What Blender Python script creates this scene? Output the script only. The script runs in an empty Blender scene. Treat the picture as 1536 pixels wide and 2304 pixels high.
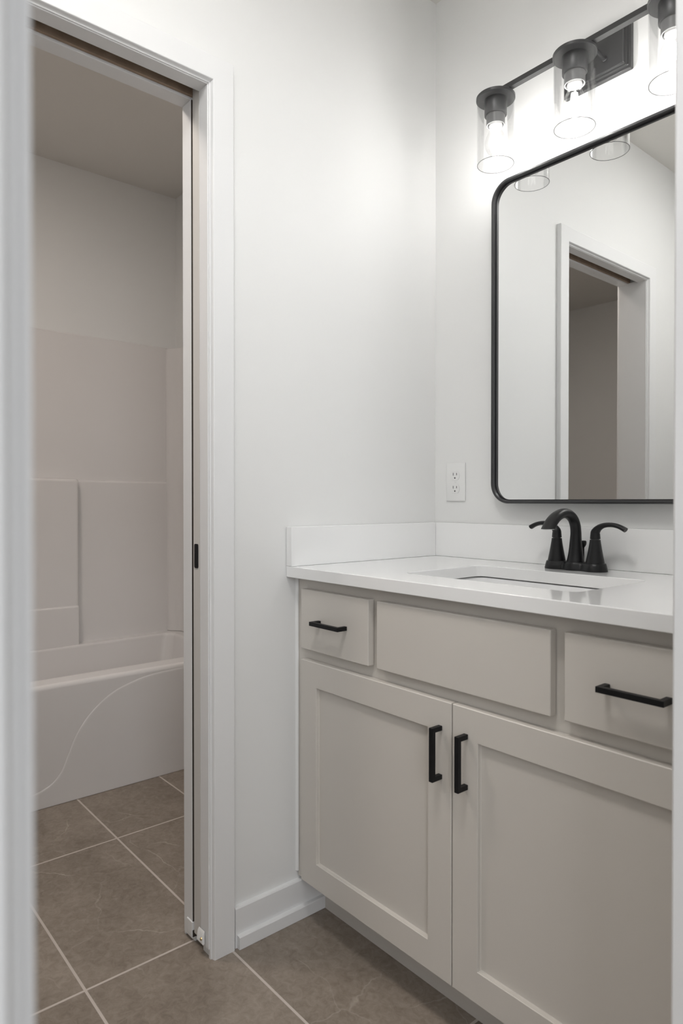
import bpy, bmesh, math
from mathutils import Vector, Matrix

scene = bpy.context.scene
COL = scene.collection
PI = math.pi

# ------------------------------------------------------------------ camera
FPX = 1515.19                      # focal length in pixels of the 1536 px wide frame
cam_d = bpy.data.cameras.new('camera')
cam_d.sensor_fit = 'HORIZONTAL'
cam_d.sensor_width = 36.0
cam_d.lens = FPX * 36.0 / 1536.0
cam_d.shift_y = -(1152.0 - 1141.27) / 1536.0
cam_d.clip_start = 0.02
cam_d.clip_end = 50
cam_d.dof.use_dof = True
cam_d.dof.focus_distance = 1.85
cam_d.dof.aperture_fstop = 8.4
cam = bpy.data.objects.new('camera', cam_d)
COL.objects.link(cam)
FW = Vector((-0.76357844, 0.64564714, -0.0093672))
RT = Vector((0.645675584, 0.763611839, -0.0000167675))
UP = RT.cross(FW).normalized()
mat = Matrix((RT, UP, -FW)).transposed().to_4x4()
mat.translation = Vector((1.4031444, -1.56560092, 1.07505301))
cam.matrix_world = mat
scene.camera = cam

# ------------------------------------------------------------------ light, exposure
scene.view_settings.view_transform = 'Standard'
scene.view_settings.look = 'None'
scene.view_settings.exposure = 0.0
scene.view_settings.gamma = 1.0
scene.view_settings.use_curve_mapping = False
scene.cycles.transparent_max_bounces = 24   # light passes many clear glass walls of the shades

BULB_EMIT = 165.0                  # the filaments of the three vanity bulbs
WINDOW_POWER = 34.0                # daylight through the bedroom window behind the camera
VANITY_FILL = 39.0                 # unseen fill added at the ceiling to soften light around the vanity
TUB_FILL = 70.0                     # unseen fill added at the ceiling to brighten the tub room

world = bpy.data.worlds.new('daylight')
scene.world = world
world.use_nodes = True
bg = world.node_tree.nodes['Background']
bg.inputs['Color'].default_value = (0.72, 0.82, 1.0, 1)
bg.inputs['Strength'].default_value = 0.6

win_l = bpy.data.lights.new('window_daylight', 'AREA')
win_l.shape = 'RECTANGLE'
win_l.size = 1.5
win_l.size_y = 1.4
win_l.energy = WINDOW_POWER
win_l.color = (0.95, 0.97, 1.0)
win_o = bpy.data.objects.new('window_daylight', win_l)
COL.objects.link(win_o)
win_o.location = (3.27, -2.45, 1.75)
win_o.rotation_euler = (0, math.radians(90), 0)


# ------------------------------------------------------------------ materials
def new_mat(name):
    m = bpy.data.materials.new(name)
    m.use_nodes = True
    nt = m.node_tree
    return m, nt, nt.nodes['Principled BSDF']


def node(nt, kind, **kw):
    n = nt.nodes.new(kind)
    for k, v in kw.items():
        setattr(n, k, v)
    return n


def bump(nt, bsdf, scale, strength, dist=0.0006, detail=4.0):
    tc = node(nt, 'ShaderNodeTexCoord')
    nz = node(nt, 'ShaderNodeTexNoise')
    nz.inputs['Scale'].default_value = scale
    nz.inputs['Detail'].default_value = detail
    b = node(nt, 'ShaderNodeBump')
    b.inputs['Strength'].default_value = strength
    b.inputs['Distance'].default_value = dist
    nt.links.new(tc.outputs['Object'], nz.inputs['Vector'])
    nt.links.new(nz.outputs['Fac'], b.inputs['Height'])
    nt.links.new(b.outputs['Normal'], bsdf.inputs['Normal'])
    return tc, nz


def paint(name, col, rough, bscale=0, bstr=0.0, var=0.0, metal=0.0, spec=0.5, coat=0.0):
    m, nt, b = new_mat(name)
    b.inputs['Base Color'].default_value = (*col, 1)
    b.inputs['Roughness'].default_value = rough
    b.inputs['Metallic'].default_value = metal
    b.inputs['Specular IOR Level'].default_value = spec
    b.inputs['Coat Weight'].default_value = coat
    b.inputs['Coat Roughness'].default_value = 0.08
    if bscale:
        tc, nz = bump(nt, b, bscale, bstr)
        if var:
            n2 = node(nt, 'ShaderNodeTexNoise')
            n2.inputs['Scale'].default_value = 2.3
            n2.inputs['Detail'].default_value = 3
            nt.links.new(tc.outputs['Object'], n2.inputs['Vector'])
            mx = node(nt, 'ShaderNodeMix', data_type='RGBA')
            mx.inputs[6].default_value = (*[c * (1 - var) for c in col], 1)
            mx.inputs[7].default_value = (*[min(1, c * (1 + var)) for c in col], 1)
            nt.links.new(n2.outputs['Fac'], mx.inputs[0])
            nt.links.new(mx.outputs[2], b.inputs['Base Color'])
    return m


M = {}
M['wall'] = paint('wall_paint', (0.80, 0.80, 0.79), 0.55, 420, 0.12, 0.012)
M['ceiling'] = paint('ceiling_paint', (0.76, 0.74, 0.705), 0.9, 160, 0.35, 0.02)
M['trim'] = paint('trim_paint', (0.80, 0.80, 0.80), 0.28, 260, 0.05, 0.01)
M['cabinet'] = paint('cabinet_paint', (0.62, 0.585, 0.538), 0.36, 500, 0.05, 0.01)
M['cabinet_inside'] = paint('cabinet_inside', (0.30, 0.27, 0.23), 0.6, 90, 0.1)
M['quartz'] = paint('white_quartz', (0.87, 0.87, 0.865), 0.07, 900, 0.01, 0.01, coat=0.3)
M['porcelain'] = paint('sink_porcelain', (0.80, 0.80, 0.80), 0.06, 40, 0.004)
M['acrylic'] = paint('tub_acrylic', (0.77, 0.75, 0.74), 0.22, 30, 0.01)
M['matte_black'] = paint('matte_black_metal', (0.008, 0.008, 0.009), 0.38, 700, 0.05, spec=0.35)
M['pull_black'] = paint('pull_black_metal', (0.006, 0.006, 0.007), 0.45, 700, 0.05, spec=0.25)
M['fixture_black'] = paint('fixture_black_metal', (0.045, 0.045, 0.046), 0.34, 700, 0.04)
M['frame_black'] = paint('mirror_frame_metal', (0.014, 0.014, 0.016), 0.42, 700, 0.03, spec=0.8)
M['plastic'] = paint('white_plastic', (0.82, 0.82, 0.81), 0.25, 60, 0.01)
M['dark_slot'] = paint('dark_slot', (0.03, 0.03, 0.03), 0.7, 60, 0.01)
M['chrome'] = paint('chrome', (0.75, 0.75, 0.75), 0.08, 60, 0.005, metal=1.0)
M['brass'] = paint('brass_screw', (0.55, 0.42, 0.22), 0.25, 60, 0.01, metal=1.0)
M['caulk'] = paint('caulk', (0.82, 0.82, 0.81), 0.4, 120, 0.1)
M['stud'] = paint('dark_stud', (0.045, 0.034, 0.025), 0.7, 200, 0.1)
M['door'] = paint('door_primer', (0.64, 0.62, 0.59), 0.4, 260, 0.05, 0.01)
M['socket_bulb_lit'] = paint('socket_bulb_lit', (0.13, 0.13, 0.13), 0.4, 400, 0.03)  # fixture black lightened: bulb light on the lower socket ring put into its colour
M['track'] = paint('track_steel', (0.10, 0.095, 0.085), 0.5, 200, 0.1)

# raw wood of the pocket frame
m, nt, b = new_mat('raw_wood')
tc = node(nt, 'ShaderNodeTexCoord')
mp = node(nt, 'ShaderNodeMapping')
mp.inputs['Scale'].default_value = (40, 6, 6)
nz = node(nt, 'ShaderNodeTexNoise')
nz.inputs['Scale'].default_value = 6
nz.inputs['Detail'].default_value = 6
cr = node(nt, 'ShaderNodeValToRGB')
cr.color_ramp.elements[0].color = (0.22, 0.15, 0.10, 1)
cr.color_ramp.elements[1].color = (0.42, 0.32, 0.24, 1)
nt.links.new(tc.outputs['Object'], mp.inputs['Vector'])
nt.links.new(mp.outputs['Vector'], nz.inputs['Vector'])
nt.links.new(nz.outputs['Fac'], cr.inputs['Fac'])
nt.links.new(cr.outputs['Color'], b.inputs['Base Color'])
b.inputs['Roughness'].default_value = 0.8
M['raw_wood'] = m

# mirror glass
m, nt, b = new_mat('mirror_silver')
b.inputs['Base Color'].default_value = (0.81, 0.815, 0.81, 1)
b.inputs['Metallic'].default_value = 1.0
b.inputs['Roughness'].default_value = 0.0
M['mirror'] = m


def thin_glass(name, edge, gloss):
    m = bpy.data.materials.new(name)
    m.use_nodes = True
    nt = m.node_tree
    nt.nodes.clear()
    out = node(nt, 'ShaderNodeOutputMaterial')
    lw = node(nt, 'ShaderNodeLayerWeight')
    lw.inputs['Blend'].default_value = 0.22
    ramp = node(nt, 'ShaderNodeValToRGB')
    ramp.color_ramp.elements[0].position = 0.72
    ramp.color_ramp.elements[0].color = (0.995, 0.995, 0.995, 1)
    ramp.color_ramp.elements[1].position = 1.0
    ramp.color_ramp.elements[1].color = (*edge, 1)
    tr = node(nt, 'ShaderNodeBsdfTransparent')
    gl = node(nt, 'ShaderNodeBsdfGlossy')
    gl.inputs['Roughness'].default_value = 0.015
    fr = node(nt, 'ShaderNodeFresnel')
    fr.inputs['IOR'].default_value = 1.35
    mu = node(nt, 'ShaderNodeMath', operation='MULTIPLY')
    mu.inputs[1].default_value = gloss
    mx = node(nt, 'ShaderNodeMixShader')
    nt.links.new(lw.outputs['Facing'], ramp.inputs['Fac'])
    nt.links.new(ramp.outputs['Color'], tr.inputs['Color'])
    nt.links.new(fr.outputs['Fac'], mu.inputs[0])
    nt.links.new(mu.outputs['Value'], mx.inputs['Fac'])
    nt.links.new(tr.outputs['BSDF'], mx.inputs[1])
    nt.links.new(gl.outputs['BSDF'], mx.inputs[2])
    nt.links.new(mx.outputs['Shader'], out.inputs['Surface'])
    return m


M['shade_glass'] = thin_glass('shade_glass', (0.30, 0.31, 0.31), 0.30)
M['rim_glass'] = thin_glass('cut_glass_edge', (0.10, 0.10, 0.10), 0.3)
for n_ in M['rim_glass'].node_tree.nodes:
    if n_.type == 'VALTORGB':
        n_.color_ramp.elements[0].color = (0.28, 0.28, 0.28, 1)
M['bulb_glass'] = thin_glass('bulb_glass', (0.78, 0.78, 0.78), 0.35)

m = bpy.data.materials.new('filament')
m.use_nodes = True
nt = m.node_tree
nt.nodes.clear()
out = node(nt, 'ShaderNodeOutputMaterial')
em = node(nt, 'ShaderNodeEmission')
em.inputs['Color'].default_value = (1.0, 0.985, 0.96, 1)
em.inputs['Strength'].default_value = BULB_EMIT
nt.links.new(em.outputs['Emission'], out.inputs['Surface'])
M['filament'] = m


def floor_tile():
    m, nt, b = new_mat('stone_look_tile')
    L = nt.links.new
    geo = node(nt, 'ShaderNodeTexCoord')
    sep = node(nt, 'ShaderNodeSeparateXYZ')
    L(geo.outputs['Object'], sep.inputs[0])

    def math_n(op, a, bb=None):
        n = node(nt, 'ShaderNodeMath', operation=op)
        for i, v in enumerate((a, bb)):
            if v is None:
                continue
            if isinstance(v, (int, float)):
                n.inputs[i].default_value = v
            else:
                L(v, n.inputs[i])
        return n.outputs[0]
    TW, TH, G = 0.6085, 0.3145, 0.0030
    u = math_n('DIVIDE', math_n('ADD', sep.outputs['X'], 0.0815 + 10 * TW), TW)
    v = math_n('DIVIDE', math_n('ADD', sep.outputs['Y'], 1.0465 + 10 * TH), TH)
    fu, fv = math_n('FRACT', u), math_n('FRACT', v)
    iu, iv = math_n('FLOOR', u), math_n('FLOOR', v)
    du = math_n('MULTIPLY', math_n('MINIMUM', fu, math_n('SUBTRACT', 1.0, fu)), TW)
    dv = math_n('MULTIPLY', math_n('MINIMUM', fv, math_n('SUBTRACT', 1.0, fv)), TH)
    d = math_n('MINIMUM', du, dv)
    grout = node(nt, 'ShaderNodeMapRange')
    grout.inputs['From Min'].default_value = G - 0.0005
    grout.inputs['From Max'].default_value = G + 0.0005
    grout.inputs['To Min'].default_value = 1.0
    grout.inputs['To Max'].default_value = 0.0
    L(d, grout.inputs['Value'])
    # each tile gets its own patch of stone
    cmb = node(nt, 'ShaderNodeCombineXYZ')
    L(iu, cmb.inputs[0])
    L(iv, cmb.inputs[1])
    wn = node(nt, 'ShaderNodeTexWhiteNoise', noise_dimensions='3D')
    L(cmb.outputs[0], wn.inputs['Vector'])
    off = node(nt, 'ShaderNodeVectorMath', operation='MULTIPLY_ADD')
    L(wn.outputs['Color'], off.inputs[0])
    off.inputs[1].default_value = (7, 7, 7)
    L(geo.outputs['Object'], off.inputs[2])
    p = off.outputs[0]

    def noise(scale, detail, rough=0.6, dist=0.0):
        n = node(nt, 'ShaderNodeTexNoise')
        n.inputs['Scale'].default_value = scale
        n.inputs['Detail'].default_value = detail
        n.inputs['Roughness'].default_value = rough
        n.inputs['Distortion'].default_value = dist
        L(p, n.inputs['Vector'])
        return n.outputs['Fac']
    big = noise(4.0, 6, 0.62, 0.5)
    fine = noise(48.0, 8, 0.72, 0.8)
    mixn = math_n('ADD', math_n('MULTIPLY', big, 0.45), math_n('MULTIPLY', fine, 0.55))
    ramp = node(nt, 'ShaderNodeValToRGB')
    ramp.color_ramp.elements[0].position = 0.38
    ramp.color_ramp.elements[0].color = (0.185, 0.150, 0.119, 1)
    ramp.color_ramp.elements[1].position = 0.64
    ramp.color_ramp.elements[1].color = (0.335, 0.284, 0.237, 1)
    L(mixn, ramp.inputs['Fac'])
    # thin pale veins
    wv = node(nt, 'ShaderNodeTexVoronoi', feature='DISTANCE_TO_EDGE')
    wv.inputs['Scale'].default_value = 3.1
    nd = node(nt, 'ShaderNodeTexNoise')
    nd.inputs['Scale'].default_value = 7.0
    nd.inputs['Detail'].default_value = 5
    L(p, nd.inputs['Vector'])
    ma = node(nt, 'ShaderNodeVectorMath', operation='MULTIPLY_ADD')
    L(nd.outputs['Color'], ma.inputs[0])
    ma.inputs[1].default_value = (0.11, 0.11, 0.11)
    L(p, ma.inputs[2])
    L(ma.outputs[0], wv.inputs['Vector'])
    vein = node(nt, 'ShaderNodeMapRange')
    vein.inputs['From Min'].default_value = 0.0
    vein.inputs['From Max'].default_value = 0.008
    vein.inputs['To Min'].default_value = 1.0
    vein.inputs['To Max'].default_value = 0.0
    L(wv.outputs['Distance'], vein.inputs['Value'])
    gate = node(nt, 'ShaderNodeMapRange')
    gate.inputs['From Min'].default_value = 0.46
    gate.inputs['From Max'].default_value = 0.66
    L(noise(5.5, 3, 0.5), gate.inputs['Value'])
    vfac = math_n('MULTIPLY', math_n('MULTIPLY', vein.outputs[0], gate.outputs[0]), 0.6)
    m1 = node(nt, 'ShaderNodeMix', data_type='RGBA')
    L(vfac, m1.inputs[0])
    L(ramp.outputs['Color'], m1.inputs[6])
    m1.inputs[7].default_value = (0.52, 0.46, 0.40, 1)
    m2 = node(nt, 'ShaderNodeMix', data_type='RGBA')
    L(grout.outputs[0], m2.inputs[0])
    L(m1.outputs[2], m2.inputs[6])
    m2.inputs[7].default_value = (0.56, 0.50, 0.455, 1)
    L(m2.outputs[2], b.inputs['Base Color'])
    rg = node(nt, 'ShaderNodeMapRange')
    rg.inputs['To Min'].default_value = 0.42
    rg.inputs['To Max'].default_value = 0.85
    L(grout.outputs[0], rg.inputs['Value'])
    L(rg.outputs[0], b.inputs['Roughness'])
    bp = node(nt, 'ShaderNodeBump')
    bp.inputs['Strength'].default_value = 0.5
    bp.inputs['Distance'].default_value = 0.001
    hh = math_n('SUBTRACT', math_n('MULTIPLY', fine, 0.15), grout.outputs[0])
    L(hh, bp.inputs['Height'])
    L(bp.outputs['Normal'], b.inputs['Normal'])
    return m


M['tile'] = floor_tile()


# ------------------------------------------------------------------ mesh helpers
def BM():
    return bmesh.new()


def add_box(bm, x0, x1, y0, y1, z0, z1, mi=0):
    vs = [bm.verts.new((x, y, z)) for x in (x0, x1) for y in (y0, y1) for z in (z0, z1)]
    for idx in ((0, 1, 3, 2), (4, 6, 7, 5), (0, 4, 5, 1), (2, 3, 7, 6), (0, 2, 6, 4), (1, 5, 7, 3)):
        f = bm.faces.new([vs[i] for i in idx])
        f.material_index = mi
    return bm


def add_prism(bm, pts, to3, a, b, mi=0):
    """extrude a 2-D polygon; to3(p, q, t) gives the 3-D point"""
    A = [bm.verts.new(to3(p, q, a)) for p, q in pts]
    B = [bm.verts.new(to3(p, q, b)) for p, q in pts]
    n = len(pts)
    fs = [bm.faces.new(A), bm.faces.new(list(reversed(B)))]
    for i in range(n):
        fs.append(bm.faces.new((A[i], B[i], B[(i + 1) % n], A[(i + 1) % n])))
    for f in fs:
        f.material_index = mi
    return bm


def add_lathe(bm, prof, c, segs=48, axis='z', mi=0, closed=False):
    """prof: list of (radius, height) along the axis from c"""
    rings = []
    for r, h in prof:
        if r < 1e-6:
            q = {'z': (0, 0, h), 'y': (0, h, 0), 'x': (h, 0, 0)}[axis]
            rings.append([bm.verts.new(Vector(c) + Vector(q))])
        else:
            ring = []
            for i in range(segs):
                a = 2 * PI * i / segs
                ca, sa = r * math.cos(a), r * math.sin(a)
                q = {'z': (ca, sa, h), 'y': (ca, h, sa), 'x': (h, ca, sa)}[axis]
                ring.append(bm.verts.new(Vector(c) + Vector(q)))
            rings.append(ring)
    pairs = list(zip(rings, rings[1:]))
    if closed:
        pairs.append((rings[-1], rings[0]))
    for A, B in pairs:
        if len(A) == 1 and len(B) == 1:
            continue
        for i in range(segs):
            j = (i + 1) % segs
            if len(A) == 1:
                f = bm.faces.new((A[0], B[i], B[j]))
            elif len(B) == 1:
                f = bm.faces.new((A[i], B[0], A[j]))
            else:
                f = bm.faces.new((A[i], B[i], B[j], A[j]))
            f.material_index = mi
    return bm


def add_tube(bm, path, radii, segs=24, side=Vector((1, 0, 0)), mi=0, cap=True, cut_z=None):
    """sweep an ellipse along a path; radii = list of (along side, across); side = fixed lateral direction"""
    rings = []
    P = [Vector(p) for p in path]
    for i, p in enumerate(P):
        t = (P[min(i + 1, len(P) - 1)] - P[max(i - 1, 0)]).normalized()
        s = (side - t * side.dot(t)).normalized()
        n = t.cross(s)
        ra, rb = radii[i]
        rings.append([bm.verts.new(p + s * ra * math.cos(2 * PI * k / segs) + n * rb * math.sin(2 * PI * k / segs)) for k in range(segs)])
    if cut_z is not None:          # square the end of the tube off on a level plane
        for v in rings[-1]:
            v.co += t * ((cut_z - v.co.z) / t.z)
    for A, B in zip(rings, rings[1:]):
        for k in range(segs):
            j = (k + 1) % segs
            bm.faces.new((A[k], A[j], B[j], B[k])).material_index = mi
    if cap:
        bm.faces.new(list(reversed(rings[0]))).material_index = mi
        bm.faces.new(rings[-1]).material_index = mi
    return bm


def spline(pts, n):
    """Catmull-Rom through tuples of any size"""
    out = []
    m = len(pts)
    for i in range(m - 1):
        p0, p1, p2, p3 = pts[max(i - 1, 0)], pts[i], pts[i + 1], pts[min(i + 2, m - 1)]
        for k in range(n):
            t = k / n
            out.append(tuple(0.5 * ((2 * b_) + (-a_ + c_) * t + (2 * a_ - 5 * b_ + 4 * c_ - d_) * t * t
                                    + (-a_ + 3 * b_ - 3 * c_ + d_) * t ** 3)
                             for a_, b_, c_, d_ in zip(p0, p1, p2, p3)))
    out.append(tuple(pts[-1]))
    return out


def rrect(x0, x1, y0, y1, r, k=10):
    """rounded rectangle, counter-clockwise, 4*(k+1) points"""
    pts = []
    for cx, cy, a0 in ((x1 - r, y1 - r, 0), (x0 + r, y1 - r, 90), (x0 + r, y0 + r, 180), (x1 - r, y0 + r, 270)):
        for i in range(k + 1):
            a = math.radians(a0 + 90 * i / k)
            pts.append((cx + r * math.cos(a), cy + r * math.sin(a)))
    return pts


def add_loops(bm, loops, close_first=False, close_last=False, mi=0, cyclic=False):
    R = [[bm.verts.new(p) for p in lp] for lp in loops]
    n = len(R[0])
    pairs = list(zip(R, R[1:]))
    if cyclic:
        pairs.append((R[-1], R[0]))
    for A, B in pairs:
        for i in range(n):
            j = (i + 1) % n
            bm.faces.new((A[i], A[j], B[j], B[i])).material_index = mi
    if close_first:
        bm.faces.new(list(reversed(R[0]))).material_index = mi
    if close_last:
        bm.faces.new(R[-1]).material_index = mi
    return bm


def obj(name, bm, mats, parent=None, bevel=0.0, segs=2, smooth=True, angle=35, wn=False):
    bmesh.ops.recalc_face_normals(bm, faces=bm.faces)
    me = bpy.data.meshes.new(name)
    bm.to_mesh(me)
    bm.free()
    if not isinstance(mats, (list, tuple)):
        mats = [mats]
    for mm in mats:
        me.materials.append(mm)
    if smooth:
        for p in me.polygons:
            p.use_smooth = True
        me.set_sharp_from_angle(angle=math.radians(angle))
    o = bpy.data.objects.new(name, me)
    COL.objects.link(o)
    if parent:
        o.parent = parent
        o.matrix_parent_inverse = Matrix.Identity(4)
    if bevel:
        md = o.modifiers.new('bevel', 'BEVEL')
        md.width = bevel
        md.segments = segs
        md.limit_method = 'ANGLE'
        md.angle_limit = math.radians(40)
        md.harden_normals = True
    if wn:
        wm = o.modifiers.new('weighted_normal', 'WEIGHTED_NORMAL')
        wm.keep_sharp = True
        wm.weight = 100
    return o


def thing(name, label, cat, loc=(0, 0, 0), group=None):
    o = bpy.data.objects.new(name, None)
    o.empty_display_size = 0.05
    COL.objects.link(o)
    o.location = loc
    o['label'] = label
    o['category'] = cat
    if group:
        o['group'] = group
    return o


def rel(root, o):
    """child geometry is written in world coordinates; shift it to the root's frame"""
    o.data.transform(Matrix.Translation(-Vector(root)))
    return o


def struct(name, bm, m_, label=None, cat=None, bevel=0.0, parent=None, **kw):
    o = obj(name, bm, m_, parent, bevel, **kw)
    if not parent:
        o['kind'] = 'structure'
        if label:
            o['label'] = label
            o['category'] = cat
    return o


# ------------------------------------------------------------------ dimensions
CEIL = 2.60
WX = 1.07                # vanity alcove: x 0 .. WX between the two side walls
T = 0.115                # wall thickness
JY0, JY1 = -1.43, -0.783  # rough opening of the pocket door (y)
JZ = 2.0415              # underside of the door heads
EY0, EY1 = -1.5045, -0.790  # clear opening of the entry doorway (y)

# ------------------------------------------------------------------ setting
struct('floor', add_box(BM(), -1.9, 3.4, -3.5, 0.13, -0.06, 0.0), M['tile'], 'beige stone-look floor tiles with pale grout lines', 'floor')
struct('ceiling', add_box(BM(), -1.9, 3.4, -3.5, 0.13, CEIL, CEIL + 0.06), M['ceiling'], 'flat ceiling over the tub room and vanity area', 'ceiling')
struct('wall_back', add_box(BM(), -1.9, 3.4, 0.0, 0.12, 0, CEIL), M['wall'], 'white wall behind the mirror and vanity', 'wall')

# left wall with the pocket-door opening and the hollow the door slides into
bm = BM()
add_box(bm, -T, 0, -0.10, 0.0, 0, 2.13)
add_box(bm, -0.0345, 0, JY1, -0.10, 0, 2.13)
add_box(bm, -T, -0.0765, JY1, -0.10, 0, 2.13)
add_box(bm, -T, 0, JY0, 0.0, 2.13, CEIL)
add_box(bm, -0.0345, 0, JY0, JY1, JZ + 0.008, 2.13)
add_box(bm, -T, -0.0765, JY0, JY1, JZ + 0.008, 2.13)
add_box(bm, -T, 0, -3.45, JY0, 0, CEIL)
struct('wall_left', bm, M['wall'], 'white wall left of the vanity with the pocket door opening', 'wall')

# right wall (the camera looks in through its doorway)
bm = BM()
add_box(bm, WX, WX + T, EY1 + 0.012, 0.0, 0, CEIL)
add_box(bm, WX, WX + T, -3.45, EY0 - 0.012, 0, CEIL)
add_box(bm, WX, WX + T, EY0 - 0.012, EY1 + 0.012, JZ + 0.012, CEIL)
struct('wall_right', bm, M['wall'], 'white wall with the entry doorway at the right of the vanity', 'wall')
struct('wall_front', add_box(BM(), 0, WX, -1.87, -1.75, 0, CEIL), M['wall'])
struct('wall_far_left', add_box(BM(), -1.9, -1.745, -3.45, 0, 0, CEIL), M['wall'], 'white painted wall above the tub surround', 'wall')
struct('wall_far_front', add_box(BM(), -1.9, 3.4, -3.5, -3.40, 0, CEIL), M['wall'])
bm = BM()
add_box(bm, 3.3, 3.4, -3.4, -3.25, 0, CEIL)
add_box(bm, 3.3, 3.4, -1.65, 0.0, 0, CEIL)
add_box(bm, 3.3, 3.4, -3.25, -1.65, 0, 1.0)
add_box(bm, 3.3, 3.4, -3.25, -1.65, 2.5, CEIL)
struct('wall_far_right', bm, M['wall'])
bm = BM()
for y0_, y1_, z0_, z1_ in ((-3.25, -3.19, 1.0, 2.5), (-1.71, -1.65, 1.0, 2.5), (-3.19, -1.71, 1.0, 1.06),
                           (-3.19, -1.71, 2.44, 2.5), (-3.19, -1.71, 1.73, 1.77)):
    add_box(bm, 3.32, 3.37, y0_, y1_, z0_, z1_)
struct('window_1', bm, M['trim'], bevel=0.003)


# casing profile: (distance from its inner edge, projection from the wall)
CAS = [(0.0, 0.0), (0.0, 0.0075), (0.0028, 0.0080), (0.0040, 0.0105), (0.0052, 0.0150), (0.0062, 0.0170), (0.0074, 0.0175),
       (0.0592, 0.0175), (0.0608, 0.016), (0.0608, 0.0)]


def casing(name, x_face, sgn, y0, y1, z1, label):
    """mitred casing on a wall face at x_face, sgn = outward direction of the face along x"""
    loops = []
    for d, h in CAS:
        x = x_face + sgn * h
        loops.append([(x, y0 - d, 0.0), (x, y0 - d, z1 + d), (x, y1 + d, z1 + d), (x, y1 + d, 0.0)])
    bm = BM()
    R = [[bm.verts.new(p) for p in lp] for lp in loops]
    for A, B in list(zip(R, R[1:])) + [(R[-1], R[0])]:
        for i in range(3):
            bm.faces.new((A[i], A[i + 1], B[i + 1], B[i]))
    bm.faces.new([r[0] for r in R])
    bm.faces.new([r[3] for r in R])
    return struct(name, bm, M['trim'], label, 'door trim', smooth=False)


casing('trim_1', 0.0, 1, JY0 + 0.0045, -0.7873, 2.0435, 'white moulded casing around the pocket door opening')
casing('trim_4', -T, -1, JY0 + 0.0045, -0.7873, 2.0435, None)

# split jamb of the pocket door
bm = BM()
add_box(bm, -0.0345, 0.004, -0.790, -0.783, 0.022, JZ)           # front strip beside the door edge
add_box(bm, -T - 0.004, -0.0765, -0.790, -0.783, 0.008, JZ)      # rear strip
add_box(bm, -0.0345, 0.004, JY0 + 0.008, -0.783, JZ, JZ + 0.008)   # split head
add_box(bm, -T - 0.004, -0.0775, JY0 + 0.008, -0.783, JZ, JZ + 0.008)
add_box(bm, -T - 0.004, 0.004, JY0, JY0 + 0.008, 0.0, JZ + 0.008)  # strike jamb
jamb = struct('trim_2', bm, M['trim'], 'white split jamb lining the pocket door opening', 'door jamb', bevel=0.0008)
bm = BM()
add_box(bm, -0.0765, -0.068, JY0 + 0.01, -0.60, JZ + 0.006, 2.118)
obj('header_board', bm, M['raw_wood'], jamb)['label'] = 'bare wood header board in the door slot'
bm = BM()
add_box(bm, -0.066, -0.044, JY0 + 0.01, -0.60, 2.094, 2.116)
add_box(bm, -0.066, -0.061, JY0 + 0.01, -0.60, 2.07, 2.094)
add_box(bm, -0.049, -0.044, JY0 + 0.01, -0.60, 2.07, 2.094)
obj('track', bm, M['track'], jamb)['label'] = 'dark steel door track'
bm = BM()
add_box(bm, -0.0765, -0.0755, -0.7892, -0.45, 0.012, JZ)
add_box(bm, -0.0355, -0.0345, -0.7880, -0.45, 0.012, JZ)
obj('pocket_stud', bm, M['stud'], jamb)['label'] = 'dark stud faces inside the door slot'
for sx, nm in ((1, 0), (-1, 1)):
    bm = BM()
    xa = -0.0345 if sx > 0 else -0.0775
    # a small bent bracket screwed to the foot of the jamb strip
    if sx > 0:
        pts = [(-0.793, 0.030), (-0.793, 0.060), (-0.797, 0.054), (-0.800, 0.033), (-0.797, 0.028)]
        add_prism(bm, pts, lambda p, q, t: (t, p, q), -0.037, -0.010)
        add_prism(bm, [(-0.797, 0.030), (-0.797, 0.052), (-0.77, 0.052), (-0.77, 0.030)], lambda p, q, t: (t, p, q), -0.0375, -0.0345)
    else:
        add_prism(bm, [(-0.7925, 0.016), (-0.7925, 0.050), (-0.790, 0.052), (-0.790, 0.014)], lambda p, q, t: (t, p, q), -0.101, -0.0765)
        add_prism(bm, [(-0.7925, 0.030), (-0.7925, 0.050), (-0.77, 0.050), (-0.77, 0.030)], lambda p, q, t: (t, p, q), -0.0775, -0.0740)
    gd = obj('door_guide', bm, M['plastic'], jamb, bevel=0.0008)
    if sx > 0:
        bm = BM()
        add_lathe(bm, [(0.0, -0.0085), (0.002, -0.0080), (0.0036, -0.006), (0.004, -0.003), (0.004, 0.0)], (-0.016, -0.7935, 0.042), 20, 'y')
        obj('screw', bm, M['brass'], gd)['label'] = 'small brass screw'

# pocket door leaf, slid back into the wall
door = struct('door_1', add_box(BM(), -0.0700, -0.0378, -0.7888, -0.13, 0.026, 2.068), M['door'],
              'white pocket door slid into the wall, only its edge showing', 'door', bevel=0.0012)
bm = BM()
add_loops(bm, [[(x, -0.7888 + y_, z) for x, z in rrect(-0.0632 + i_, -0.0447 - i_, 0.914 + i_, 0.972 - i_, 0.0045 - i_ * 0.5, 6)]
               for y_, i_ in ((0.001, 0.0), (-0.0012, 0.0), (-0.0017, 0.0006))], True, True)
obj('latch_pull', bm, M['pull_black'], door)['label'] = 'black oval pull set in the door edge'

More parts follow.
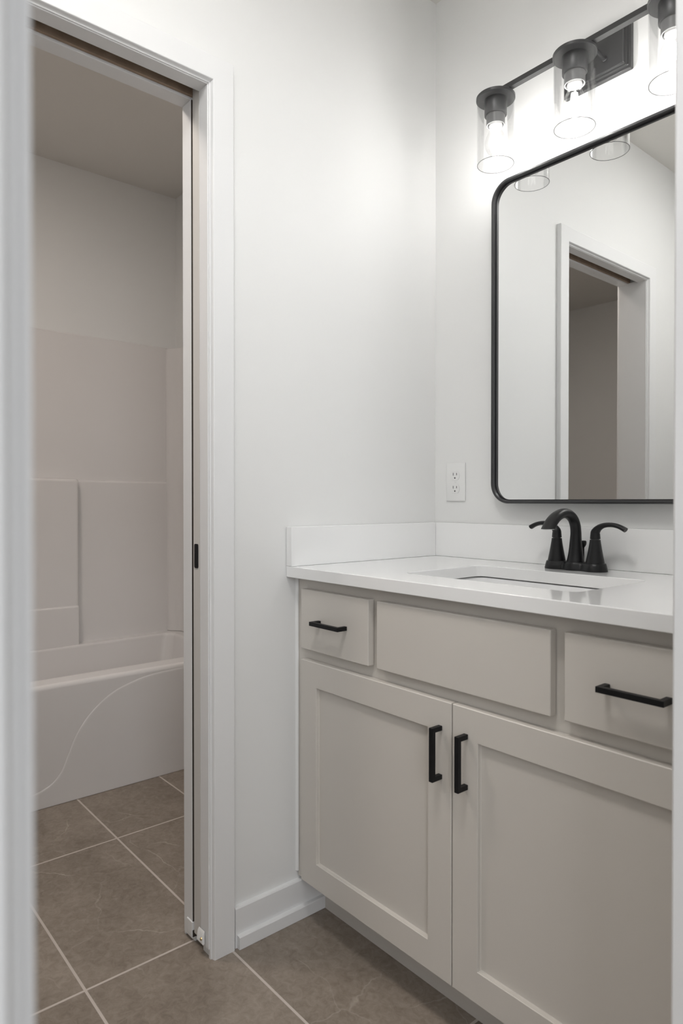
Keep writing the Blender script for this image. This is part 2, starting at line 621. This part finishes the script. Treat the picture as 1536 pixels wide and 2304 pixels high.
# entry doorway: jamb lining and casings
bm = BM()
add_box(bm, WX - 0.004, WX + T, EY1, EY1 + 0.012, 0, JZ + 0.012)
add_box(bm, WX - 0.004, WX + T, EY0 - 0.012, EY0, 0, JZ + 0.012)
add_box(bm, WX - 0.004, WX + T, EY0, EY1, JZ, JZ + 0.012)
struct('trim_3', bm, M['trim'], 'white jamb of the entry doorway at the picture edges', 'door jamb', bevel=0.001)
casing('trim_5', WX, -1, EY0 - 0.006, -0.7685, 2.0455, 'white casing of the entry doorway at the right edge')
casing('trim_6', WX + T, 1, EY0 - 0.006, EY1 + 0.0065, 2.0455, 'blurred white casing at the left edge of the picture')

# baseboard and its shoe
bm = BM()
add_prism(bm, [(0, 0), (0.0125, 0), (0.0125, 0.093), (0.0105, 0.0965), (0, 0.0965)], lambda p, q, t: (p, t, q), -0.7225, -0.4435)
base = struct('baseboard_left', bm, M['trim'], 'white baseboard with shoe moulding between door casing and vanity', 'baseboard', smooth=False)
bm = BM()
add_prism(bm, [(0.0125, 0.0006), (0.0245, 0.0006), (0.0245, 0.029), (0.0225, 0.0315), (0.0125, 0.0315)], lambda p, q, t: (p, t, q), -0.7185, -0.4435)
obj('shoe_moulding', bm, M['trim'], base, smooth=False)
bm = BM()
add_prism(bm, [(0, 0), (0.0125, 0), (0.0125, 0.093), (0.0105, 0.0965), (0, 0.0965)], lambda p, q, t: (p, t, q), -1.75, JY0 - 0.062)
struct('baseboard_front_left', bm, M['trim'], smooth=False)

# ------------------------------------------------------------------ bathtub with surround
TX = -1.0565
root = (-1.40, -0.76, 0.0)
tub = thing('bathtub', 'white one-piece bathtub with moulded surround in the dim room beyond the pocket door', 'bathtub', root)


def zl(pts, z):
    return [(p[0], p[1], z) for p in pts]


K = 8
bm = BM()
XB = -1.7445
add_loops(bm, [
    zl(rrect(XB, TX, -1.52, -0.002, 0.004, K), 0.0005),
    zl(rrect(XB, TX, -1.52, -0.002, 0.004, K), 0.412),
    zl(rrect(XB, TX - 0.002, -1.52, -0.002, 0.006, K), 0.421),
    zl(rrect(XB, TX - 0.008, -1.52, -0.002, 0.008, K), 0.427),
    zl(rrect(XB, TX - 0.016, -1.52, -0.002, 0.010, K), 0.429),
    zl(rrect(-1.668, TX - 0.086, -1.45, -0.064, 0.045, K), 0.429),
    zl(rrect(-1.664, TX - 0.093, -1.444, -0.070, 0.045, K), 0.426),
    zl(rrect(-1.660, TX - 0.099, -1.438, -0.076, 0.045, K), 0.417),
    zl(rrect(-1.640, TX - 0.120, -1.38, -0.115, 0.06, K), 0.20),
    zl(rrect(-1.620, TX - 0.140, -1.33, -0.140, 0.08, K), 0.125),
    zl(rrect(-1.575, TX - 0.185, -1.28, -0.190, 0.09, K), 0.105),
], True, True)
rel(root, obj('basin', bm, M['acrylic'], tub, angle=50, wn=True))
# wave moulded into the apron: the part to its right stands a little proud
bm = BM()
wave = spline([(-0.30, 0.4110), (-0.42, 0.4085), (-0.52, 0.393), (-0.61, 0.360), (-0.685, 0.302), (-0.735, 0.235),
               (-0.766, 0.165), (-0.792, 0.110), (-0.838, 0.072), (-0.93, 0.052), (-1.10, 0.046)], 8)
R = []
for dx, off in ((0.0, 0.0), (0.0013, 0.0015), (0.0021, 0.0050), (0.0024, 0.0095)):
    ring = []
    for i, (y_, z_) in enumerate(wave):
        a_ = wave[max(i - 1, 0)]
        b_ = wave[min(i + 1, len(wave) - 1)]
        t_ = Vector((b_[0] - a_[0], b_[1] - a_[1])).normalized()
        ring.append((TX + dx - 0.001, y_ - t_[1] * off, z_ + t_[0] * off))
    ring += [(TX + dx - 0.001, -1.10 - off * 0.1, 0.002), (TX + dx - 0.001, -0.004, 0.002), (TX + dx - 0.001, -0.004, 0.4105 - off)]
    R.append(ring)
add_loops(bm, R, True, True)
rel(root, obj('apron_wave', bm, M['acrylic'], tub, angle=60, wn=True))

# surround: back panel with ledge, storage column and corner column
bm = BM()


def panel(x1, y0, y1, z0, z1, r=0.012):
    lo = [[(XB, y_, z_) for y_, z_ in rrect(y0, y1, z0, z1, r, 5)],
          [(x1 - r, y_, z_) for y_, z_ in rrect(y0, y1, z0, z1, r, 5)],
          [(x1 - r * 0.3, y_, z_) for y_, z_ in rrect(y0 + r * 0.3, y1 - r * 0.3, z0 + r * 0.3, z1 - r * 0.3, r, 5)],
          [(x1, y_, z_) for y_, z_ in rrect(y0 + r, y1 - r, z0 + r, z1 - r, r, 5)]]
    add_loops(bm, lo, True, True)


panel(-1.733, -1.515, -0.004, 0.405, 1.838, 0.006)
rel(root, obj('back_panel', bm, M['acrylic'], tub, angle=60, wn=True))
bm = BM()
panel(-1.718, -1.515, -0.030, 0.405, 1.172, 0.013)
rel(root, obj('ledge_panel', bm, M['acrylic'], tub, angle=60, wn=True))
bm = BM()
panel(-1.676, -1.06, -0.507, 0.405, 1.176, 0.016)
panel(-1.668, -1.06, -0.509, 0.405, 0.606, 0.010)
rel(root, obj('shelf_column', bm, M['acrylic'], tub, angle=60, wn=True))
bm = BM()
# rounded corner column and end panel
pts = [(XB, -0.004), (XB, -0.062), (-1.722, -0.066), (-1.700, -0.060), (-1.684, -0.044), (-1.672, -0.030), (-1.650, -0.022),
       (-1.20, -0.018), (-1.085, -0.018), (-1.072, -0.012), (-1.070, -0.002), (-1.40, -0.002)]
add_prism(bm, pts, lambda p, q, t: (p, q, t), 0.4295, 1.832)
rel(root, obj('end_panel', bm, M['acrylic'], tub, bevel=0.004, angle=50))
bm = BM()
pts = [(XB, -1.518), (XB, -1.46), (-1.70, -1.462), (-1.672, -1.490), (-1.650, -1.498), (-1.085, -1.502), (-1.070, -1.518)]
add_prism(bm, pts, lambda p, q, t: (p, q, t), 0.4295, 1.832)
rel(root, obj('end_panel', bm, M['acrylic'], tub, bevel=0.004, angle=50))

# ------------------------------------------------------------------ vanity cabinet
root = (0.535, -0.27, 0.0)
van = thing('vanity_cabinet', 'greige painted vanity cabinet with two shaker doors and black bar pulls', 'cabinet', root)
FY = -0.5285             # face frame front
DY = -0.5485             # door and drawer fronts
bm = BM()
x0, x1, y0, y1, z0, z1 = 0.003, 1.067, FY, -0.003, 0.106, 0.880
add_box(bm, x0, x0 + 0.016, y0 + 0.019, y1, z0, z1)
add_box(bm, x1 - 0.016, x1, y0 + 0.019, y1, z0, z1)
add_box(bm, x0 + 0.016, x1 - 0.016, y0 + 0.019, y1, z0, z0 + 0.016)
add_box(bm, x0 + 0.016, x1 - 0.016, y1 - 0.006, y1, z0 + 0.016, z1)
rel(root, obj('carcass', bm, M['cabinet_inside'], van, smooth=False))
bm = BM()
for a in ((x0, 0.06, z0, z1), (1.012, x1, z0, z1), (0.06, 1.012, 0.838, z1), (0.06, 1.012, 0.66, 0.722), (0.06, 1.012, z0, 0.135),
          (0.275, 0.338, 0.722, 0.838), (0.737, 0.80, 0.722, 0.838), (0.507, 0.565, 0.135, 0.66)):
    add_box(bm, a[0], a[1], FY, FY + 0.0188, a[2], a[3])
rel(root, obj('face_frame', bm, M['cabinet'], van, smooth=False))
bm = BM()
add_box(bm, x0, x1, -0.456, -0.442, 0.0, 0.1055)
rel(root, obj('toe_kick', bm, M['cabinet'], van, smooth=False))
bm = BM()
add_prism(bm, [(0.0004, FY - 0.001), (0.0065, FY - 0.001), (0.0045, FY - 0.0045), (0.0004, FY - 0.007)], lambda p, q, t: (p, q, t), 0.118, 0.880)
rel(root, obj('caulk_bead', bm, M['caulk'], van))


def pull(cx, cz, vertical, parent):
    L, W, D = 0.107, 0.0096, 0.0295
    pts = [(-L / 2, 0), (-L / 2, D), (L / 2, D), (L / 2, 0), (L / 2 - W, 0), (L / 2 - W, D - W), (-L / 2 + W, D - W), (-L / 2 + W, 0)]
    bm = BM()
    if vertical:
        add_prism(bm, pts, lambda p, q, t: (cx + t, DY - q, cz + p), -W / 2, W / 2)
    else:
        add_prism(bm, pts, lambda p, q, t: (cx + p, DY - q, cz + t), -W / 2, W / 2)
    return rel(root, obj('bar_pull', bm, M['pull_black'], parent, bevel=0.0007))


def slab(name, xa, xb, za, zb):
    bm = BM()
    add_box(bm, xa, xb, DY, FY - 0.0012, za, zb)
    return rel(root, obj(name, bm, M['cabinet'], van, bevel=0.0022, segs=3))


d1 = slab('drawer_front', 0.0415, 0.2925, 0.704, 0.8542)
slab('false_front', 0.3195, 0.7545, 0.704, 0.8542)['label'] = 'wide plain front panel under the sink, no pull'
d2 = slab('drawer_front', 0.7808, 1.030, 0.704, 0.8542)
p1 = pull(0.1665, 0.7785, False, d1)
p2 = pull(0.9065, 0.7785, False, d2)


def shaker(xa, xb, za, zb, pull_x):
    st = 0.0622
    bm = BM()

    def lp(i, y_):
        return [(xa + i, y_, za + i), (xb - i, y_, za + i), (xb - i, y_, zb - i), (xa + i, y_, zb - i)]
    add_loops(bm, [lp(0, FY - 0.0012), lp(0, DY + 0.0012), lp(0.0012, DY), lp(st - 0.0008, DY), lp(st, DY + 0.001), lp(st, DY + 0.0088), lp(st + 0.0015, DY + 0.0098)], True, True)
    d = rel(root, obj('door', bm, M['cabinet'], van, smooth=False))
    pull(pull_x, 0.5735, True, d)
    return d


shaker(0.0415, 0.5342, 0.1175, 0.6768, 0.5065)
shaker(0.5370, 1.030, 0.1175, 0.6768, 0.5715)

# ------------------------------------------------------------------ countertop, splashes, sink
root = (0.535, -0.283, 0.881)
ZC = 0.909
cnt = thing('vanity_countertop', 'white quartz countertop with low backsplash on the greige vanity', 'countertop', root)
hole = rrect(0.308, 0.7455, -0.452, -0.172, 0.022, 6)
outer = [(0.0015, -0.565), (1.0685, -0.565), (1.0685, -0.0015), (0.0015, -0.0015)]
bm = BM()
rings = []
for z_ in (0.8812, ZC):
    ov = [bm.verts.new((x, y, z_)) for x, y in outer]
    hv = [bm.verts.new((x, y, z_)) for x, y in hole]
    es = []
    for vs in (ov, hv):
        for i in range(len(vs)):
            es.append(bm.edges.new((vs[i], vs[(i + 1) % len(vs)])))
    bmesh.ops.triangle_fill(bm, use_beauty=True, use_dissolve=False, edges=es)
    rings.append((ov, hv))
for A, B in ((rings[0][0], rings[1][0]), (rings[0][1], rings[1][1])):
    for i in range(len(A)):
        j = (i + 1) % len(A)
        bm.faces.new((A[i], A[j], B[j], B[i]))
rel(root, obj('slab', bm, M['quartz'], cnt, bevel=0.0018, segs=3))
bm = BM()
add_box(bm, 0.0015, 1.0685, -0.0245, -0.0015, ZC + 0.0002, 1.0095)
rel(root, obj('backsplash', bm, M['quartz'], cnt, bevel=0.0012))
bm = BM()
add_box(bm, 0.0015, 0.0245, -0.565, -0.0250, ZC + 0.0002, 1.0095)
rel(root, obj('side_splash', bm, M['quartz'], cnt, bevel=0.0012))

root = (0.527, -0.312, 0.75)
sink = thing('undermount_sink', 'white rectangular undermount sink in the countertop below the faucet', 'sink', root)
bm = BM()
add_loops(bm, [
    zl(rrect(0.284, 0.7695, -0.474, -0.150, 0.03, 6), 0.8655),
    zl(rrect(0.284, 0.7695, -0.474, -0.150, 0.03, 6), 0.8785),
    zl(rrect(0.303, 0.7505, -0.455, -0.169, 0.026, 6), 0.8785),
    zl(rrect(0.306, 0.7475, -0.452, -0.172, 0.026, 6), 0.8755),
    zl(rrect(0.318, 0.7355, -0.441, -0.183, 0.035, 6), 0.79),
    zl(rrect(0.330, 0.7235, -0.428, -0.196, 0.045, 6), 0.762),
    zl(rrect(0.360, 0.6935, -0.398, -0.226, 0.05, 6), 0.752),
    zl(rrect(0.50, 0.556, -0.340, -0.284, 0.02, 6), 0.748),
], False, True)
rel(root, obj('basin', bm, M['porcelain'], sink, angle=60))
bm = BM()
add_lathe(bm, [(0.0, 0.0025), (0.012, 0.0025), (0.018, 0.0035), (0.022, 0.002), (0.0225, 0.0)], (0.528, -0.312, 0.7485), 32)
rel(root, obj('drain', bm, M['matte_black'], sink))['label'] = 'black drain'

# ------------------------------------------------------------------ faucet
FX, FYC = 0.528, -0.087
root = (FX, FYC, ZC)
fau = thing('faucet', 'matte black centerset faucet with two lever handles behind the sink', 'faucet', root)
# base plate: three merging round lobes
LOBE = 0.0508


def lobed(r, rm, n=120):
    """outline around three lobes with narrower waists"""
    pts = []
    for i in range(n):
        a = 2 * PI * i / n
        dx, dy = math.cos(a), math.sin(a)
        best = 0.0
        for t in range(900):
            d = 0.12 * t / 900
            px, py = dx * d, dy * d
            f = 0.0
            for cx, rr in ((-LOBE, r), (0, rm), (LOBE, r)):
                f += math.exp(-((px - cx) ** 2 + py ** 2) / (rr * rr) * 2.2)
            if f >= math.exp(-2.2):
                best = d
        pts.append((FX + dx * best, FYC + dy * best))
    return pts


la, lb_, lc = lobed(0.0285, 0.0285), lobed(0.0262, 0.0265), lobed(0.0245, 0.025)
bm = BM()
add_loops(bm, [zl(la, ZC + 0.0003), zl(la, ZC + 0.003), zl(lb_, ZC + 0.013), zl(lc, ZC + 0.0185), zl(lobed(0.0225, 0.0235), ZC + 0.0198)], True, True)
rel(root, obj('base_plate', bm, M['matte_black'], fau, angle=40))
# spout
bm = BM()
path = spline([(FX, FYC, ZC + 0.018, 0.0208, 0.0208), (FX, FYC + 0.001, ZC + 0.040, 0.0170, 0.0170), (FX, FYC + 0.001, ZC + 0.070, 0.0138, 0.0138),
               (FX, FYC + 0.0015, ZC + 0.090, 0.0128, 0.0125), (FX, FYC - 0.002, ZC + 0.108, 0.0126, 0.0122), (FX, FYC - 0.013, ZC + 0.124, 0.0126, 0.0118),
               (FX, FYC - 0.033, ZC + 0.1345, 0.0130, 0.0115), (FX, FYC - 0.058, ZC + 0.1365, 0.0138, 0.0115), (FX, FYC - 0.083, ZC + 0.1295, 0.0148, 0.0118),
               (FX, FYC - 0.101, ZC + 0.1185, 0.0156, 0.0120), (FX, FYC - 0.113, ZC + 0.1060, 0.0160, 0.0122)], 6)
TIP = ZC + 0.1015
add_tube(bm, [p[:3] for p in path], [(p[3], p[4]) for p in path], 32, cut_z=TIP)
sp = rel(root, obj('spout', bm, M['matte_black'], fau, angle=40))
tip = [Vector(v.co) + Vector(root) for v in sp.data.vertices[-32:]]
tc_ = sum(tip, Vector()) / 32
bm = BM()
add_loops(bm, [[tuple(tc_ + (v - tc_) * k_ + Vector((0, 0, dz))) for v in tip] for k_, dz in ((0.96, 0.0006), (0.96, -0.0011), (0.86, -0.0011), (0.84, 0.0006))], cyclic=True)
rel(root, obj('aerator_ring', bm, M['chrome'], sp))['label'] = 'thin chrome ring at the spout outlet'
# handles
for s in (-1, 1):
    hx = FX + s * LOBE
    bm = BM()
    add_lathe(bm, [(0.0, 0.018), (0.0215, 0.018), (0.0212, 0.021), (0.0182, 0.036), (0.0150, 0.054), (0.0128, 0.068), (0.0120, 0.0745), (0.0, 0.0745)],
              (hx, FYC, ZC), 36)
    hb = rel(root, obj('handle', bm, M['matte_black'], fau, angle=40))
    bm = BM()
    add_lathe(bm, [(0.0, 0.0738), (0.0098, 0.0738), (0.0098, 0.0770), (0.0, 0.0770)], (hx, FYC, ZC), 32)
    rel(root, obj('collar', bm, M['fixture_black'], hb))
    bm = BM()
    pth = spline([(hx, FYC, ZC + 0.0765, 0.0118, 0.0118), (hx, FYC, ZC + 0.086, 0.0110, 0.0110), (hx + s * 0.001, FYC, ZC + 0.0935, 0.0104, 0.0100),
                  (hx + s * 0.010, FYC, ZC + 0.1035, 0.0090, 0.0074), (hx + s * 0.024, FYC, ZC + 0.1095, 0.0082, 0.0058),
                  (hx + s * 0.043, FYC, ZC + 0.1105, 0.0080, 0.0052), (hx + s * 0.060, FYC, ZC + 0.1065, 0.0082, 0.0053), (hx + s * 0.074, FYC, ZC + 0.0995, 0.0086, 0.0057)], 6)
    add_tube(bm, [p[:3] for p in pth], [(p[3], p[4]) for p in pth], 28, side=Vector((0, 1, 0)))
    rel(root, obj('lever', bm, M['matte_black'], hb, bevel=0.0012, angle=45))
# lift rod
bm = BM()
add_lathe(bm, [(0.0, 0.016), (0.0022, 0.016), (0.0022, 0.052), (0.0040, 0.0545), (0.0064, 0.0585), (0.0073, 0.0630), (0.0070, 0.0670), (0.0056, 0.0690), (0.0, 0.0697)],
          (FX, FYC + 0.0360, ZC), 20)
rel(root, obj('lift_rod', bm, M['matte_black'], fau))

# ------------------------------------------------------------------ mirror
root = (0.5355, 0.0, 1.068)
mir = thing('wall_mirror', 'tall rounded-corner mirror in a thin black metal frame above the faucet', 'mirror', root)
MX0, MX1, MZ0, MZ1, MR = 0.2405, 0.8305, 1.068, 1.9505, 0.056
bm = BM()


def ml(i, y_):
    return [(x, y_, z) for x, z in rrect(MX0 + i, MX1 - i, MZ0 + i, MZ1 - i, MR - i, 14)]


add_loops(bm, [ml(0, -0.004), ml(0, -0.0375), ml(0.0005, -0.0395), ml(0.0018, -0.0408), ml(0.0034, -0.0412), ml(0.0062, -0.0412), ml(0.0072, -0.0408), ml(0.0076, -0.0398), ml(0.0076, -0.0285), ml(0.011, -0.0285), ml(0.011, -0.004)], cyclic=True)
rel(root, obj('frame', bm, M['frame_black'], mir, angle=40))
bm = BM()
add_loops(bm, [ml(0.0078, -0.0245), ml(0.0078, -0.0280)], True, True)
rel(root, obj('mirror_glass', bm, M['mirror'], mir, smooth=False))['label'] = 'silver reflecting glass'

# ------------------------------------------------------------------ vanity light
LX, LY = 0.5355, -0.1100
root = (LX, 0.0, 2.157)
lamp = thing('vanity_light', 'black three-bulb vanity light with clear glass cylinder shades above the mirror', 'wall light', root)
bm = BM()


def bl(i, y_):
    return [(x, y_, z) for x, z in rrect(LX - 0.088 + i, LX + 0.088 - i, 2.099 + i, 2.215 - i, 0.003, 4)]


add_loops(bm, [bl(0, -0.0015), bl(0, -0.012), bl(0.001, -0.013), bl(0.0065, -0.013), bl(0.0075, -0.0145), bl(0.0085, -0.018), bl(0.0120, -0.018), bl(0.0130, -0.0205), bl(0.0142, -0.0225), bl(0.0155, -0.0230)], True, True)
rel(root, obj('backplate', bm, M['fixture_black'], lamp, smooth=False))
for s in (-1, 1):
    bm = BM()
    add_lathe(bm, [(0.0, -0.0225), (0.0068, -0.0225), (0.0068, -0.0245), (0.0058, -0.0255), (0.0058, -0.104), (0.0, -0.104)], (LX + s * 0.028, 0, 2.1435), 24, 'y')
    rel(root, obj('arm', bm, M['fixture_black'], lamp))
bm = BM()
add_box(bm, LX - 0.2278 - 0.006, LX + 0.2278 + 0.006, -0.119, -0.103, 2.1345, 2.1475)
rel(root, obj('crossbar', bm, M['fixture_black'], lamp, bevel=0.0006))


def make_socket(cx):
    c = (cx, LY, 0.0)
    bm = BM()
    add_lathe(bm, [(0.0, 2.1275), (0.0285, 2.1275), (0.0290, 2.126), (0.0290, 2.0865), (0.0280, 2.0850), (0.0, 2.0848)], c, 40)
    add_lathe(bm, [(0.0, 2.0847), (0.0240, 2.0847), (0.0240, 2.0600), (0.0230, 2.0590), (0.0212, 2.0595), (0.0205, 2.0730), (0.0, 2.0730)], c, 40, mi=1)
    sk = rel(root, obj('socket', bm, [M['fixture_black'], M['socket_bulb_lit']], lamp, angle=40))
    bm = BM()
    add_lathe(bm, [(0.0, 2.1342), (0.0490, 2.1342), (0.0502, 2.1330), (0.0502, 2.1268), (0.0492, 2.1258), (0.0, 2.1258)], c, 56)
    rel(root, obj('shade_holder', bm, M['fixture_black'], sk, angle=40))
    bm = BM()
    add_lathe(bm, [(0.0478, 2.1256), (0.0478, 1.9578)], c, 64)
    add_lathe(bm, [(0.0456, 1.9578), (0.0456, 2.1256)], c, 64)
    add_lathe(bm, [(0.0456, 1.9578), (0.0462, 1.9570), (0.0472, 1.9570), (0.0478, 1.9578)], c, 64, mi=1)
    g = rel(root, obj('glass_shade', bm, [M['shade_glass'], M['rim_glass']], sk, angle=60))
    g['label'] = 'clear glass cylinder shade'
    # bulb: white collar, clear envelope, bright filaments
    bm = BM()
    add_lathe(bm, [(0.0, 2.072), (0.0150, 2.072), (0.0160, 2.066), (0.0172, 2.0615), (0.0165, 2.0575), (0.0, 2.0570)], c, 32, mi=0)
    env = [(0.0150, 2.0575), (0.0152, 2.052), (0.0168, 2.045), (0.0205, 2.037), (0.0245, 2.029), (0.0270, 2.020), (0.0276, 2.012), (0.0265, 2.003),
           (0.0232, 1.994), (0.0175, 1.987), (0.0095, 1.983), (0.0, 1.982)]
    add_lathe(bm, env, c, 36, mi=1)
    add_tube(bm, [(cx, LY, 2.057), (cx, LY, 2.040), (cx, LY, 2.030)], [(0.004, 0.004), (0.0028, 0.0028), (0.0015, 0.0015)], 12, mi=1)
    for k in range(4):
        a = PI / 4 + PI / 2 * k
        p0_ = (cx + 0.0048 * math.cos(a), LY + 0.0048 * math.sin(a), 2.040)
        p1_ = (cx + 0.0095 * math.cos(a), LY + 0.0095 * math.sin(a), 1.999)
        add_tube(bm, [p0_, p1_], [(0.0022, 0.0022), (0.0022, 0.0022)], 8, mi=2)
    bl_ = rel(root, obj('light_bulb', bm, [M['plastic'], M['bulb_glass'], M['filament']], sk, angle=50))
    bl_['label'] = 'clear filament bulb, lit'


for cx in (LX - 0.2278, LX, LX + 0.2278):
    make_socket(cx)

# ------------------------------------------------------------------ added fill lights at the ceiling (out of view, not known lamps)
def fill_light(root, radius, strength, color, label):
    cl = thing('fill_light', label, 'ceiling light', root)
    k = radius / 0.15
    bm = BM()
    add_lathe(bm, [(r_ * k, h_) for r_, h_ in ((0.0, -0.0005), (0.15, -0.0005), (0.15, -0.022), (0.142, -0.028), (0.132, -0.024), (0.132, -0.018), (0.0, -0.018))], root, 48)
    rel(root, obj('rim', bm, M['plastic'], cl))
    m = bpy.data.materials.new('fill_diffuser')
    m.use_nodes = True
    nt = m.node_tree
    nt.nodes.clear()
    out = node(nt, 'ShaderNodeOutputMaterial')
    em = node(nt, 'ShaderNodeEmission')
    em.inputs['Color'].default_value = (*color, 1)
    em.inputs['Strength'].default_value = strength
    nt.links.new(em.outputs['Emission'], out.inputs['Surface'])
    bm = BM()
    add_lathe(bm, [(r_ * k, h_) for r_, h_ in ((0.0, -0.0185), (0.131, -0.0185), (0.131, -0.024), (0.10, -0.032), (0.05, -0.037), (0.0, -0.038))], root, 48)
    rel(root, obj('diffuser', bm, m, cl))


fill_light((-0.60, -1.35, CEIL), 0.15, TUB_FILL, (1.0, 0.90, 0.82), 'unseen round fill light added to brighten the tub room')
fill_light((0.78, -1.28, CEIL), 0.19, VANITY_FILL, (1.0, 0.99, 0.975), 'unseen round fill light added in front of the vanity')

# ------------------------------------------------------------------ wall outlet
root = (0.0845, 0.0, 1.1315)
out_t = thing('wall_outlet', 'white duplex outlet with plain cover plate beside the mirror', 'outlet', root)
OX, OZ = 0.0845, 1.1315
bm = BM()


def ol(i, y_):
    return [(x, y_, z) for x, z in rrect(OX - 0.0360 + i, OX + 0.0360 - i, OZ - 0.0572 + i, OZ + 0.0572 - i, 0.0035, 5)]


add_loops(bm, [ol(0, -0.0005), ol(0, -0.0035), ol(0.0012, -0.0052), ol(0.0025, -0.0058)], True, True)
M['plate'] = paint('plate_plastic', (0.79, 0.79, 0.78), 0.45, 60, 0.01)
rel(root, obj('cover_plate', bm, M['plate'], out_t, angle=30))
bm = BM()
add_lathe(bm, [(0.0, -0.0068), (0.0022, -0.0066), (0.003, -0.0058)], (OX, 0, OZ), 16, 'y')
rel(root, obj('screw', bm, M['plastic'], out_t))
for s in (-1, 1):
    cz = OZ + s * 0.0195
    # round face cut flat at top and bottom
    prof = []
    for i in range(48):
        a = 2 * PI * i / 48
        prof.append((OX + 0.0172 * math.cos(a), max(-0.0140, min(0.0140, 0.0172 * math.sin(a))) + cz))
    bm = BM()
    add_prism(bm, prof, lambda p, q, t: (p, t, q), -0.0057, -0.0072)
    rc = rel(root, obj('receptacle', bm, M['plate'], out_t, bevel=0.0003))
    bm = BM()
    for dx, hh in ((-0.0064, 0.0041), (0.0064, 0.0034)):
        add_box(bm, OX + dx - 0.0010, OX + dx + 0.0010, -0.00735, -0.0060, cz + 0.0040 - hh, cz + 0.0040 + hh)
    add_lathe(bm, [(0.0, -0.00735), (0.0024, -0.00735), (0.0024, -0.006)], (OX, 0, cz - 0.0075), 16, 'y')
    sl = rel(root, obj('plug_slots', bm, M['dark_slot'], rc, smooth=False))
    sl['label'] = 'dark plug slots and ground hole'
